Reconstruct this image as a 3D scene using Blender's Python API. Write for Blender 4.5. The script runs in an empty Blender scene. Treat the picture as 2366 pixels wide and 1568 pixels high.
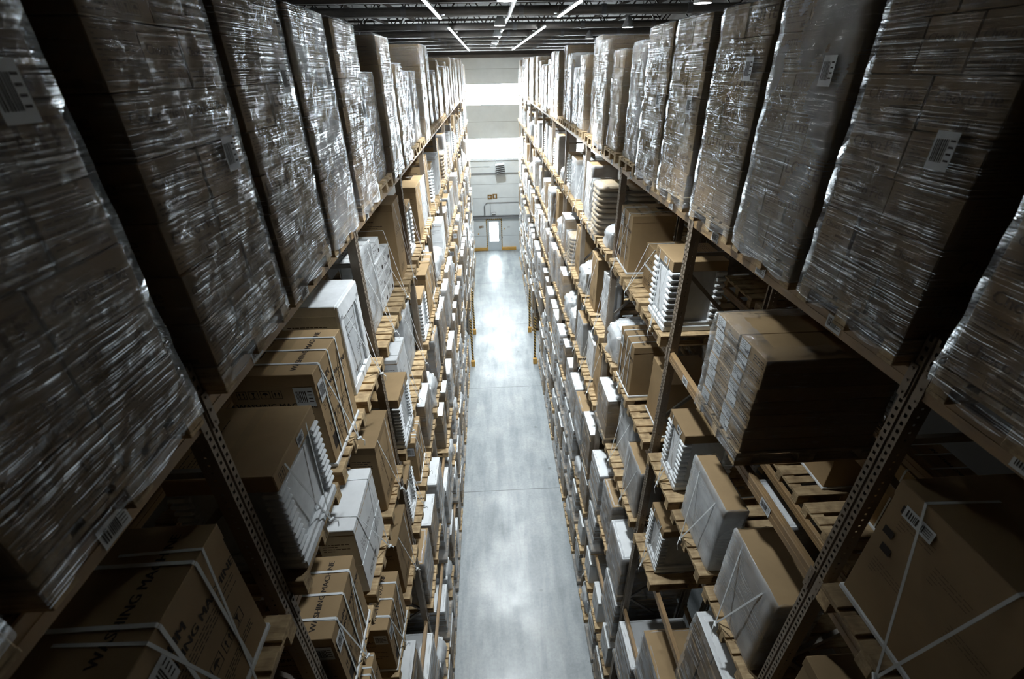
import bpy, math, random
from mathutils import Vector, Matrix
R = random.Random(7)
PI = math.pi
scn = bpy.context.scene
COL = scn.collection

# ------------------------------------------------------------------ layout
LX, RX = -1.34, 2.00            # front planes of the two racks
Y0, BAY = 1.725, 2.8
LEV = [10.72, 9.14, 7.51, 5.92, 3.97, 2.68, 1.28, 0.0]
NB = 11                         # bays -1 .. 10
WALLY = 34.2

# ------------------------------------------------------------------ materials
MATS = {}
def nt(name):
    m = bpy.data.materials.new(name); m.use_nodes = True
    n = m.node_tree.nodes; l = m.node_tree.links
    b = n['Principled BSDF']; MATS[name] = m
    return m, n, l, b
def rampn(n, l, src, stops):
    r = n.new('ShaderNodeValToRGB'); cr = r.color_ramp
    while len(cr.elements) < len(stops): cr.elements.new(.5)
    for e, (p, c) in zip(cr.elements, stops):
        e.position = p; e.color = (*c, 1) if len(c) == 3 else c
    l.new(src, r.inputs[0]); return r
def coords(n, l, scale, kind='Object', rot=(0, 0, 0)):
    t = n.new('ShaderNodeTexCoord'); m = n.new('ShaderNodeMapping')
    m.inputs['Scale'].default_value = scale; m.inputs['Rotation'].default_value = rot
    l.new(t.outputs[kind], m.inputs[0]); return m.outputs[0]
def noise(n, l, vec, scale, detail=3, rough=.5, dist=0):
    t = n.new('ShaderNodeTexNoise'); t.inputs['Scale'].default_value = scale
    t.inputs['Detail'].default_value = detail; t.inputs['Roughness'].default_value = rough
    t.inputs['Distortion'].default_value = dist
    l.new(vec, t.inputs['Vector']); return t.outputs[0]
def bumpn(n, l, src, b, strength, dist=.01):
    k = n.new('ShaderNodeBump'); k.inputs['Strength'].default_value = strength
    k.inputs['Distance'].default_value = dist
    l.new(src, k.inputs['Height']); l.new(k.outputs[0], b.inputs['Normal']); return k
def mathn(n, l, op, a, b=None, c=None, clamp=False):
    m = n.new('ShaderNodeMath'); m.operation = op; m.use_clamp = clamp
    for i, v in enumerate((a, b, c)):
        if v is None: continue
        if isinstance(v, (int, float)): m.inputs[i].default_value = v
        else: l.new(v, m.inputs[i])
    return m.outputs[0]
def mixc(n, l, f, a, b, mode='MIX'):
    m = n.new('ShaderNodeMix'); m.data_type = 'RGBA'; m.blend_type = mode
    for i, v in ((0, f), (6, a), (7, b)):
        if isinstance(v, (int, float)): m.inputs[i].default_value = v
        elif isinstance(v, tuple): m.inputs[i].default_value = (*v, 1)
        else: l.new(v, m.inputs[i])
    return m.outputs[2]

def paper(name, c, vary=.25, rough=.75, ns=3):
    m, n, l, b = nt(name)
    v = coords(n, l, (1, 1, 1))
    a = noise(n, l, v, ns, 4, .6)
    oi = n.new('ShaderNodeObjectInfo')
    k = mathn(n, l, 'MULTIPLY_ADD', a, .5, .75)
    r2 = mathn(n, l, 'MULTIPLY_ADD', oi.outputs['Random'], vary, 1 - vary / 2)
    k2 = mathn(n, l, 'MULTIPLY', k, r2)
    cc = mixc(n, l, 1.0, (c[0], c[1], c[2]), k2, 'MULTIPLY')
    l.new(cc, b.inputs['Base Color'])
    b.inputs['Roughness'].default_value = rough
    b.inputs['Specular IOR Level'].default_value = .25
    f = noise(n, l, coords(n, l, (1, 1, 12)), 14, 2)
    bumpn(n, l, f, b, .12, .004)
    return m
paper('cardboard', (.34, .235, .125), .4)
paper('cardboard_grey', (.29, .20, .105), .3)
paper('white_board', (.72, .74, .75), .1)
paper('label_white', (.70, .73, .75), .05)
paper('ink', (.035, .026, .02), .1)
paper('print', (.17, .11, .06), .1)
paper('tape_brown', (.30, .21, .11), .1, .3)
paper('foam', (.78, .81, .83), .06, .6, 9)
paper('strap_white', (.70, .73, .74), .05, .4)
paper('sack_paper', (.42, .33, .22), .3, .6, 5)
paper('sign_brown', (.20, .115, .03), .02, .5)
paper('kick_yellow', (.52, .30, .075), .05, .5)
paper('dark_grey', (.035, .035, .035), .05, .6)

def milky():
    m, n, l, b = nt('milky_panel')
    a = noise(n, l, coords(n, l, (1, 1, .6)), 4, 4, .6, 1.5)
    r = rampn(n, l, a, [(.3, (.50, .53, .55)), (.7, (.66, .69, .71))]); l.new(r.outputs[0], b.inputs['Base Color'])
    b.inputs['Roughness'].default_value = .28; bumpn(n, l, a, b, .35, .02)
milky()
def wood(name, c1, c2):
    m, n, l, b = nt(name)
    oi = n.new('ShaderNodeObjectInfo')
    t = n.new('ShaderNodeTexCoord'); mp = n.new('ShaderNodeMapping'); mp.inputs['Scale'].default_value = (1.2, 14, 14)
    add = n.new('ShaderNodeVectorMath'); add.operation = 'ADD'
    l.new(t.outputs['Object'], add.inputs[0]); l.new(oi.outputs['Random'], add.inputs[1]); l.new(add.outputs[0], mp.inputs[0])
    a = noise(n, l, mp.outputs[0], 3, 5, .65, .3)
    s = noise(n, l, coords(n, l, (1, 1, 1)), 7, 3)
    r = rampn(n, l, a, [(.3, c2), (.65, c1)])
    r3 = rampn(n, l, s, [(.35, (.45, .42, .40)), (.55, (1, 1, 1))])
    cc = mixc(n, l, .7, r.outputs[0], r3.outputs[0], 'MULTIPLY')
    k = mathn(n, l, 'MULTIPLY_ADD', oi.outputs['Random'], .5, .7)
    cc = mixc(n, l, 1.0, cc, k, 'MULTIPLY')
    l.new(cc, b.inputs['Base Color']); b.inputs['Roughness'].default_value = .7
    b.inputs['Specular IOR Level'].default_value = .3
    bumpn(n, l, a, b, .3, .004)
    return m
wood('pallet_wood', (.56, .42, .24), (.34, .23, .12))

def metal(name, c, rough, worn=(.3, .27, .22), amt=.5, metallic=0):
    m, n, l, b = nt(name)
    a = noise(n, l, coords(n, l, (1, 1, 1)), 6, 5, .65)
    r = rampn(n, l, a, [(.42, (0, 0, 0)), (.72, (1, 1, 1))])
    f = mathn(n, l, 'MULTIPLY', r.outputs[0], amt)
    cc = mixc(n, l, f, c, worn)
    l.new(cc, b.inputs['Base Color']); b.inputs['Roughness'].default_value = rough
    b.inputs['Metallic'].default_value = metallic
    return m
metal('post_steel', (.25, .20, .15), .45, (.34, .29, .23), .6, .2)
metal('beam_paint', (.34, .215, .10), .45, (.20, .15, .10), .6)
metal('brace_steel', (.16, .14, .12), .5)
metal('pipe_grey', (.17, .16, .15), .4, (.10, .095, .09), .4)
metal('joist_steel', (.06, .05, .042), .6, (.09, .08, .07), .4)
metal('deck_dark', (.022, .018, .015), .7, (.04, .034, .028), .5)
metal('lamp_housing', (.65, .68, .7), .4, (.5, .5, .5), .2)
metal('door_grey', (.50, .55, .58), .4, (.44, .48, .5), .3)
metal('rail_grey', (.20, .21, .22), .5, (.15, .15, .15), .3)

def emit(name, c, s):
    m, n, l, b = nt(name)
    b.inputs['Base Color'].default_value = (.8, .8, .8, 1)
    b.inputs['Emission Color'].default_value = (*c, 1); b.inputs['Emission Strength'].default_value = s
    return m
emit('daylight_pane', (.86, .96, 1.0), WIN_S := 44.0)
emit('door_pane', (.86, .96, 1.0), 30.0)
emit('rail_glow', (.88, .96, 1.0), RAIL_GLOW_S := 56.0)  # glow added to the unlit ceiling rails
emit('bay_diffuser', (.9, .96, 1.0), 70.0)

def film(name, base_a, streak_a, haze, tilt, bstr=.6, rough=.17):
    m, n, l, b = nt(name)
    oi = n.new('ShaderNodeObjectInfo')
    t = n.new('ShaderNodeTexCoord')
    off = n.new('ShaderNodeVectorMath'); off.operation = 'ADD'
    sc = n.new('ShaderNodeMath'); sc.operation = 'MULTIPLY'; sc.inputs[1].default_value = 37.0
    l.new(oi.outputs['Random'], sc.inputs[0])
    l.new(t.outputs['Object'], off.inputs[0]); l.new(sc.outputs[0], off.inputs[1])
    base = off.outputs[0]
    def mp(scale, rot):
        k = n.new('ShaderNodeMapping'); k.inputs['Scale'].default_value = scale; k.inputs['Rotation'].default_value = rot
        k.vector_type = 'POINT'; l.new(base, k.inputs[0]); return k.outputs[0]
    s1 = noise(n, l, mp((1.5, 1.5, 120), (tilt, 0, 0)), 1.0, 2, .5, .12)
    s2 = noise(n, l, mp((2.2, 2.2, 75), (-tilt * 1.6, .1, 0)), 1.0, 3, .6, .25)
    mask = noise(n, l, mp((1, 1, 1), (0, 0, 0)), 2.6, 2, .5)
    mask2 = noise(n, l, mp((1, 1, 1), (0, 0, 0)), 5.5, 4, .6)
    mk = rampn(n, l, mask, [(.42, (0, 0, 0)), (.58, (1, 1, 1))])
    mix = mixc(n, l, mk.outputs[0], s1, s2)
    crumple = noise(n, l, mp((1, 1, 1.6), (0, 0, 0)), 11, 4, .6, 1.2)
    st = rampn(n, l, mix, [(.48, (0, 0, 0)), (.62, (.35, .35, .35)), (.74, (1, 1, 1))])
    m2 = rampn(n, l, mask2, [(.38, (.12, .12, .12)), (.62, (1, 1, 1))])
    sm = mathn(n, l, 'MULTIPLY', st.outputs[0], m2.outputs[0])
    al = mathn(n, l, 'MULTIPLY_ADD', sm, streak_a, base_a)
    hz = rampn(n, l, mask, [(.40, (0, 0, 0)), (.7, (1, 1, 1))])
    al = mathn(n, l, 'MULTIPLY_ADD', hz.outputs[0], haze, al, True)
    n.remove(b); out = n['Material Output']
    h = mathn(n, l, 'MULTIPLY_ADD', mix, 1.0, mathn(n, l, 'MULTIPLY', crumple, .45))
    bp = n.new('ShaderNodeBump'); bp.inputs['Strength'].default_value = bstr; bp.inputs['Distance'].default_value = .022; l.new(h, bp.inputs['Height'])
    tr = n.new('ShaderNodeBsdfTransparent'); df = n.new('ShaderNodeBsdfDiffuse'); df.inputs[0].default_value = (.78, .81, .83, 1)
    gl = n.new('ShaderNodeBsdfGlossy'); gl.inputs['Roughness'].default_value = rough; gl.inputs['Color'].default_value = (.95, .97, 1, 1); l.new(bp.outputs[0], gl.inputs['Normal'])
    fr = n.new('ShaderNodeFresnel'); fr.inputs['IOR'].default_value = 1.55; l.new(bp.outputs[0], fr.inputs['Normal'])
    m1 = n.new('ShaderNodeMixShader'); l.new(al, m1.inputs[0]); l.new(tr.outputs[0], m1.inputs[1]); l.new(df.outputs[0], m1.inputs[2])
    g1 = mathn(n, l, 'MULTIPLY_ADD', m2.outputs[0], .34, .05)
    g1 = mathn(n, l, 'MULTIPLY_ADD', sm, 4.0, g1)
    sf = mathn(n, l, 'MULTIPLY_ADD', fr.outputs[0], g1, mathn(n, l, 'MULTIPLY', sm, .16), True)
    m2_ = n.new('ShaderNodeMixShader'); l.new(sf, m2_.inputs[0]); l.new(m1.outputs[0], m2_.inputs[1]); l.new(gl.outputs[0], m2_.inputs[2])
    l.new(m2_.outputs[0], out.inputs[0])
film('film_a', .03, .22, .10, .22, 1.0, .09)
film('film_b', .03, .22, .16, -.30, 1.0, .10)
film('film_c', .24, .25, .16, .12, 1.0, .14)
film('film_milky', .30, .20, .25, .5, .4, .25)

def floor_mat():
    m, n, l, b = nt('concrete_floor')
    v = coords(n, l, (1, 1, 1))
    a = noise(n, l, v, .9, 5, .6); f = noise(n, l, v, 14, 4, .7); st = noise(n, l, coords(n, l, (2.2, .35, 1)), 1.3, 4, .6, .4)
    r = rampn(n, l, a, [(.32, (.21, .235, .245)), (.5, (.27, .295, .305)), (.68, (.34, .355, .355))])
    r2 = rampn(n, l, f, [(.3, (.8, .8, .8)), (.6, (1, 1, 1))])
    r4 = rampn(n, l, st, [(.36, (.74, .76, .78)), (.58, (1.05, 1.05, 1.05))])
    c = mixc(n, l, 1.0, r.outputs[0], r2.outputs[0], 'MULTIPLY')
    c = mixc(n, l, 1.0, c, r4.outputs[0], 'MULTIPLY')
    sx = n.new('ShaderNodeSeparateXYZ'); l.new(v, sx.inputs[0])
    y = mathn(n, l, 'SUBTRACT', sx.outputs[1], 10.75)
    w = mathn(n, l, 'PINGPONG', y, 2.87)
    j = mathn(n, l, 'LESS_THAN', w, .012)
    c = mixc(n, l, j, c, (.07, .075, .08))
    spk = n.new('ShaderNodeTexVoronoi'); spk.inputs['Scale'].default_value = .8; l.new(v, spk.inputs['Vector'])
    sp = mathn(n, l, 'LESS_THAN', spk.outputs['Distance'], .045)
    c = mixc(n, l, mathn(n, l, 'MULTIPLY', sp, .6), c, (.08, .085, .09))
    l.new(c, b.inputs['Base Color'])
    rr = rampn(n, l, a, [(.3, (.42, .42, .42)), (.7, (.27, .27, .27))])
    l.new(rr.outputs[0], b.inputs['Roughness'])
    b.inputs['Specular IOR Level'].default_value = .6
    bumpn(n, l, f, b, .05, .004)
floor_mat()
def wall_mat(name, c):
    m, n, l, b = nt(name)
    a = noise(n, l, coords(n, l, (1, 1, 1)), 1.2, 4, .6)
    r = rampn(n, l, a, [(.3, tuple(x * .88 for x in c)), (.7, c)])
    l.new(r.outputs[0], b.inputs['Base Color']); b.inputs['Roughness'].default_value = .55
wall_mat('wall_panel', (.70, .75, .77)); wall_mat('wall_dark', (.10, .085, .07))
def hazard():
    m, n, l, b = nt('hazard_stripes')
    t = n.new('ShaderNodeTexWave'); t.wave_type = 'BANDS'; t.bands_direction = 'DIAGONAL'; t.inputs['Scale'].default_value = 4.2
    l.new(coords(n, l, (1, 1, 1)), t.inputs[0])
    r = rampn(n, l, t.outputs[1], [(.48, (.03, .028, .025)), (.52, (.55, .36, .10))])
    l.new(r.outputs[0], b.inputs['Base Color'])
hazard()

# ------------------------------------------------------------------ mesh helpers
class MB:
    def __init__(s): s.v = []; s.f = []; s.mi = []; s.mats = []
    def m(s, name):
        if name not in s.mats: s.mats.append(name)
        return s.mats.index(name)
    def quad(s, pts, mat):
        b = len(s.v); s.v += [tuple(p) for p in pts]; s.f.append(tuple(range(b, b + len(pts)))); s.mi.append(s.m(mat))
    def box(s, x0, x1, y0, y1, z0, z1, mat, c=0.0, rot=None, about=None):
        """box with chamfered edges c"""
        b = len(s.v); k = s.m(mat); vs = []; fs = []
        if c <= 0:
            vs = [(x, y, z) for x in (x0, x1) for y in (y0, y1) for z in (z0, z1)]
            fs = [(0, 1, 3, 2), (4, 6, 7, 5), (0, 4, 5, 1), (2, 3, 7, 6), (0, 2, 6, 4), (1, 5, 7, 3)]
        else:
            X, Yv, Z = (x0, x1), (y0, y1), (z0, z1); idx = {}
            for i in (0, 1):
                for j in (0, 1):
                    for q in (0, 1):
                        sx, sy, sz = (1, -1)[i], (1, -1)[j], (1, -1)[q]
                        for a in range(3):
                            p = [X[i] + sx * c, Yv[j] + sy * c, Z[q] + sz * c]
                            p[a] = (X[i], Yv[j], Z[q])[a]
                            idx[(i, j, q, a)] = len(vs); vs.append(tuple(p))
            I = idx
            for s_ in (0, 1):
                fs.append([I[(s_, 0, 0, 0)], I[(s_, 1, 0, 0)], I[(s_, 1, 1, 0)], I[(s_, 0, 1, 0)]][:: (1 if s_ else -1)])
                fs.append([I[(0, s_, 0, 1)], I[(0, s_, 1, 1)], I[(1, s_, 1, 1)], I[(1, s_, 0, 1)]][:: (1 if s_ else -1)])
                fs.append([I[(0, 0, s_, 2)], I[(1, 0, s_, 2)], I[(1, 1, s_, 2)], I[(0, 1, s_, 2)]][:: (1 if s_ else -1)])
            for i in (0, 1):
                for j in (0, 1):
                    fs.append([I[(i, j, 0, 0)], I[(i, j, 1, 0)], I[(i, j, 1, 1)], I[(i, j, 0, 1)]][:: (1 if i == j else -1)])
                    fs.append([I[(i, 0, j, 0)], I[(i, 0, j, 2)], I[(i, 1, j, 2)], I[(i, 1, j, 0)]][:: (1 if i == j else -1)])
                    fs.append([I[(0, i, j, 1)], I[(1, i, j, 1)], I[(1, i, j, 2)], I[(0, i, j, 2)]][:: (1 if i == j else -1)])
                    for q in (0, 1):
                        fs.append([I[(i, j, q, a)] for a in (0, 1, 2)][:: (1 if (i + j + q) % 2 else -1)])
        if rot is not None:
            M = Matrix.Rotation(rot[1], 3, rot[0]); ab = Vector(about if about else ((x0 + x1) / 2, (y0 + y1) / 2, (z0 + z1) / 2))
            vs = [tuple(M @ (Vector(p) - ab) + ab) for p in vs]
        s.v += vs
        for f in fs: s.f.append(tuple(b + i for i in f)); s.mi.append(k)
    def bar(s, p, q, w, h, mat):
        p, q = Vector(p), Vector(q); d = (q - p); L = d.length
        if L < 1e-6: return
        d.normalize(); up = Vector((0, 0, 1)) if abs(d.z) < .95 else Vector((1, 0, 0))
        a = d.cross(up).normalized(); c = a.cross(d).normalized(); b = len(s.v); k = s.m(mat)
        for e in (p, q):
            for (i, j) in ((-1, -1), (1, -1), (1, 1), (-1, 1)): s.v.append(tuple(e + a * (w / 2 * i) + c * (h / 2 * j)))
        for f in ((3, 2, 1, 0), (4, 5, 6, 7), (0, 1, 5, 4), (1, 2, 6, 5), (2, 3, 7, 6), (3, 0, 4, 7)):
            s.f.append(tuple(b + i for i in f)); s.mi.append(k)
    def tube(s, p, q, r, mat, n=12, r2=None):
        p, q = Vector(p), Vector(q); d = (q - p).normalized(); up = Vector((0, 0, 1)) if abs(d.z) < .95 else Vector((1, 0, 0))
        a = d.cross(up).normalized(); c = a.cross(d).normalized(); b = len(s.v); k = s.m(mat); r2 = r if r2 is None else r2
        for e, rr in ((p, r), (q, r2)):
            for i in range(n):
                t = 2 * PI * i / n; s.v.append(tuple(e + a * (math.cos(t) * rr) + c * (math.sin(t) * rr)))
        for i in range(n):
            j = (i + 1) % n; s.f.append((b + i, b + j, b + n + j, b + n + i)); s.mi.append(k)
        s.f.append(tuple(b + i for i in range(n))[::-1]); s.mi.append(k)
        s.f.append(tuple(b + n + i for i in range(n))); s.mi.append(k)
    def ribbon(s, pts, w, side, mat, th=.002):
        """flat band along pts; side = width direction"""
        sd = Vector(side).normalized() * w / 2
        for p, q in zip(pts[:-1], pts[1:]):
            p, q = Vector(p), Vector(q); d = (q - p).normalized(); nn = d.cross(sd).normalized() * th
            b = len(s.v); k = s.m(mat)
            for e in (p, q):
                for o in (-sd - nn, sd - nn, sd + nn, -sd + nn): s.v.append(tuple(e + o))
            for f in ((3, 2, 1, 0), (4, 5, 6, 7), (0, 1, 5, 4), (1, 2, 6, 5), (2, 3, 7, 6), (3, 0, 4, 7)):
                s.f.append(tuple(b + i for i in f)); s.mi.append(k)
    def mesh(s, name):
        me = bpy.data.meshes.new(name); me.from_pydata(s.v, [], s.f)
        for x in s.mats: me.materials.append(MATS[x])
        me.polygons.foreach_set('material_index', s.mi); me.update(); return me
    def build(s, name, parent=None, loc=(0, 0, 0), rz=0, smooth=False):
        me = s.mesh(name)
        if smooth: me.polygons.foreach_set('use_smooth', [True] * len(me.polygons))
        return put(name, me, parent, loc, rz)
def put(name, me, parent=None, loc=(0, 0, 0), rz=0):
    o = bpy.data.objects.new(name, me); COL.objects.link(o); o.location = loc; o.rotation_euler = (0, 0, rz)
    if parent: o.parent = parent
    return o
def empty(name, loc=(0, 0, 0), rz=0):
    o = bpy.data.objects.new(name, None); COL.objects.link(o); o.location = loc; o.rotation_euler = (0, 0, rz)
    o.empty_display_size = .1; return o
def tag(o, label, cat, group=None, kind=None):
    if label: o['label'] = label
    if cat: o['category'] = cat
    if group: o['group'] = group
    if kind: o['kind'] = kind
    return o
def struct(o): o['kind'] = 'structure'; return o
KIDS = {}
def kids(o):
    return list(o.children)
def copy_tree(o, parent=None):
    c = o.copy(); COL.objects.link(c)
    if parent: c.parent = parent
    for ch in KIDS.get(o.name) or kids(o): copy_tree(ch, c)
    return c

TXT = {}
def text2d(s):
    if s in TXT: return TXT[s]
    cu = bpy.data.curves.new('t', 'FONT'); cu.body = s; cu.align_x = 'CENTER'; cu.align_y = 'CENTER'; cu.resolution_u = 2
    ob = bpy.data.objects.new('t', cu); COL.objects.link(ob)
    me = ob.to_mesh(); vs = [(v.co.x, v.co.y) for v in me.vertices]; fs = [tuple(p.vertices) for p in me.polygons]
    ob.to_mesh_clear(); bpy.data.objects.remove(ob); bpy.data.curves.remove(cu)
    TXT[s] = (vs, fs); return TXT[s]
def put_text(mb, s, org, ux, uy, size, mat='ink', squeeze=1.0):
    vs, fs = text2d(s); org, ux, uy = Vector(org), Vector(ux), Vector(uy); b = len(mb.v); k = mb.m(mat)
    nrm = ux.cross(uy) * .0002
    for r_ in range(3):        # struck three times a hair apart: bold
        b = len(mb.v)
        for (x, y) in vs: mb.v.append(tuple(org + nrm * r_ + ux * ((x + .03 * r_) * size * squeeze) + uy * (y * size)))
        for f in fs: mb.f.append(tuple(b + i for i in f)); mb.mi.append(k)
def rect(mb, org, ux, uy, u0, u1, v0, v1, mat='ink'):
    org, ux, uy = Vector(org), Vector(ux), Vector(uy)
    mb.quad([org + ux * u0 + uy * v0, org + ux * u1 + uy * v0, org + ux * u1 + uy * v1, org + ux * u0 + uy * v1], mat)
def lines(mb, org, ux, uy, u0, u1, v1, n, pitch, h, rnd, mat='ink'):
    for i in range(n):
        u = u0
        while u < u1 - .01:
            w = min(rnd.uniform(.015, .05), u1 - u); rect(mb, org, ux, uy, u, u + w, v1 - i * pitch - h, v1 - i * pitch, mat); u += w + .008
            if rnd.random() < .12: break
def icons(mb, org, ux, uy, u0, v0, sz, n, mat='ink'):
    O, X, Yv = Vector(org), Vector(ux), Vector(uy)
    for i in range(n):
        u = u0 + i * sz * 1.2; t = sz * .06
        for (a, b_, c, d) in ((0, sz, 0, t), (0, sz, sz - t, sz), (0, t, 0, sz), (sz - t, sz, 0, sz)): rect(mb, org, ux, uy, u + a, u + b_, v0 + c, v0 + d, mat)
        if i % 3 == 0:      # two arrows up
            for q in (.3, .7):
                mb.quad([O + X * (u + sz * (q - .14)) + Yv * (v0 + sz * .55), O + X * (u + sz * (q + .14)) + Yv * (v0 + sz * .55), O + X * (u + sz * q) + Yv * (v0 + sz * .85)], mat)
                rect(mb, org, ux, uy, u + sz * (q - .04), u + sz * (q + .04), v0 + sz * .15, v0 + sz * .56, mat)
        elif i % 3 == 1:    # glass
            mb.quad([O + X * (u + sz * .3) + Yv * (v0 + sz * .85), O + X * (u + sz * .5) + Yv * (v0 + sz * .42), O + X * (u + sz * .7) + Yv * (v0 + sz * .85)], mat)
            rect(mb, org, ux, uy, u + sz * .46, u + sz * .54, v0 + sz * .18, v0 + sz * .5, mat); rect(mb, org, ux, uy, u + sz * .33, u + sz * .67, v0 + sz * .14, v0 + sz * .2, mat)
        else:               # umbrella
            mb.quad([O + X * (u + sz * .15) + Yv * (v0 + sz * .5), O + X * (u + sz * .85) + Yv * (v0 + sz * .5), O + X * (u + sz * .68) + Yv * (v0 + sz * .76), O + X * (u + sz * .5) + Yv * (v0 + sz * .84), O + X * (u + sz * .32) + Yv * (v0 + sz * .76)], mat)
            rect(mb, org, ux, uy, u + sz * .47, u + sz * .53, v0 + sz * .15, v0 + sz * .5, mat)
def barlabel(mb, org, ux, uy, w, h, rnd, th=.0008):
    """white sticker with a bar code and lines, centred at org"""
    O = Vector(org); nn = Vector(ux).cross(Vector(uy)).normalized() * th
    rect(mb, O, ux, uy, -w / 2, w / 2, -h / 2, h / 2, 'label_white')
    O2 = O + nn; u = -w * .4
    while u < w * .15:
        b = rnd.uniform(.003, .009) * w / .16; rect(mb, O2, ux, uy, u, u + b, -h * .3, h * .3); u += b * 2
    for i in range(4): rect(mb, O2, ux, uy, w * .2, w * .42, h * (.3 - .17 * i) - h * .05, h * (.3 - .17 * i))

# ------------------------------------------------------------------ cartons
# faces of a box (org at face centre): front +x (ux=+y... seen from outside), near -y, far +y, top +z
EPS = .0012
def face(x0, x1, y0, y1, z0, z1, which):
    xm, ym, zm = (x0 + x1) / 2, (y0 + y1) / 2, (z0 + z1) / 2
    return {'front': ((x1 + EPS, ym, zm), (0, 1, 0), (0, 0, 1)), 'near': ((xm, y0 - EPS, zm), (1, 0, 0), (0, 0, 1)),
            'far': ((xm, y1 + EPS, zm), (-1, 0, 0), (0, 0, 1)), 'top': ((xm, ym, z1 + EPS), (0, 1, 0), (-1, 0, 0)),
            'back': ((x0 - EPS, ym, zm), (0, -1, 0), (0, 0, 1))}[which]
def carton_into(mb, x0, x1, y0, y1, z0, z1, mat, rnd, style=0, c=.004, tape=True):
    mb.box(x0, x1, y0, y1, z0, z1, mat, c)
    if tape:
        xm = (x0 + x1) / 2
        rect(mb, (xm, (y0 + y1) / 2, z1 + EPS), (0, 1, 0), (-1, 0, 0), -(y1 - y0) / 2 + .002, (y1 - y0) / 2 - .002, -.025, .025, 'tape_brown')
    h = z1 - z0
    for fc in (('front', 'near', 'far') if style else ()):
        o, ux, uy = face(x0, x1, y0, y1, z0, z1, fc); w = (y1 - y0) if fc == 'front' else (x1 - x0)
        if style == 1:
            put_text(mb, 'Choco Pie', Vector(o) + Vector(uy) * h * .12, ux, uy, min(.085, w * .19), 'print')
            rect(mb, o, ux, uy, w * .02, w * .3, -h * .14, -h * .08, 'print')
            icons(mb, o, ux, uy, -w * .05, -h * .42, h * .2, 3 if w > .35 else 2, 'print')
            lines(mb, o, ux, uy, -w * .44, -w * .1, -h * .2, 3, .02, .006, rnd, 'print')
        elif style == 2:
            put_text(mb, 'LOTTE', Vector(o) + Vector(uy) * h * .25 - Vector(ux) * w * .2, ux, uy, .05, 'print')
            put_text(mb, '12', Vector(o) + Vector(uy) * h * .05 + Vector(ux) * w * .25, ux, uy, .06, 'print')
            lines(mb, o, ux, uy, -w * .42, w * .1, h * .02, 6, .016, .005, rnd, 'print')
            icons(mb, o, ux, uy, w * .0, -h * .42, h * .2, 3 if w > .35 else 2, 'print')
        elif style == 3:
            put_text(mb, 'LOTTE', Vector(o) + Vector(uy) * h * .1, ux, uy, min(.15, w * .3), 'print')
            put_text(mb, '6', Vector(o) - Vector(uy) * h * .28 - Vector(ux) * w * .2, ux, uy, .06, 'print')
            lines(mb, o, ux, uy, -w * .1, w * .35, -h * .25, 3, .018, .006, rnd, 'print')
        elif style == 4:
            lines(mb, o, ux, uy, -w * .42, w * .35, h * .38, 10, h * .07, h * .022, rnd, 'print')
            rect(mb, o, ux, uy, w * .2, w * .38, -h * .42, -h * .3, 'print')
        elif style == 5:
            lines(mb, o, ux, uy, -w * .4, w * .3, h * .3, 3, h * .09, h * .03, rnd, 'print')
            icons(mb, o, ux, uy, -w * .1, -h * .4, h * .22, 2, 'print')
CM = {}
def carton_mesh(dx, dy, dz, mat, style):
    k = (round(dx, 3), round(dy, 3), round(dz, 3), mat, style)
    if k not in CM:
        mb = MB(); carton_into(mb, -dx / 2, dx / 2, -dy / 2, dy / 2, 0, dz, mat, random.Random(hash(k[:3]) % 99 + style), style); CM[k] = mb.mesh('carton')
    return CM[k]

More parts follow.
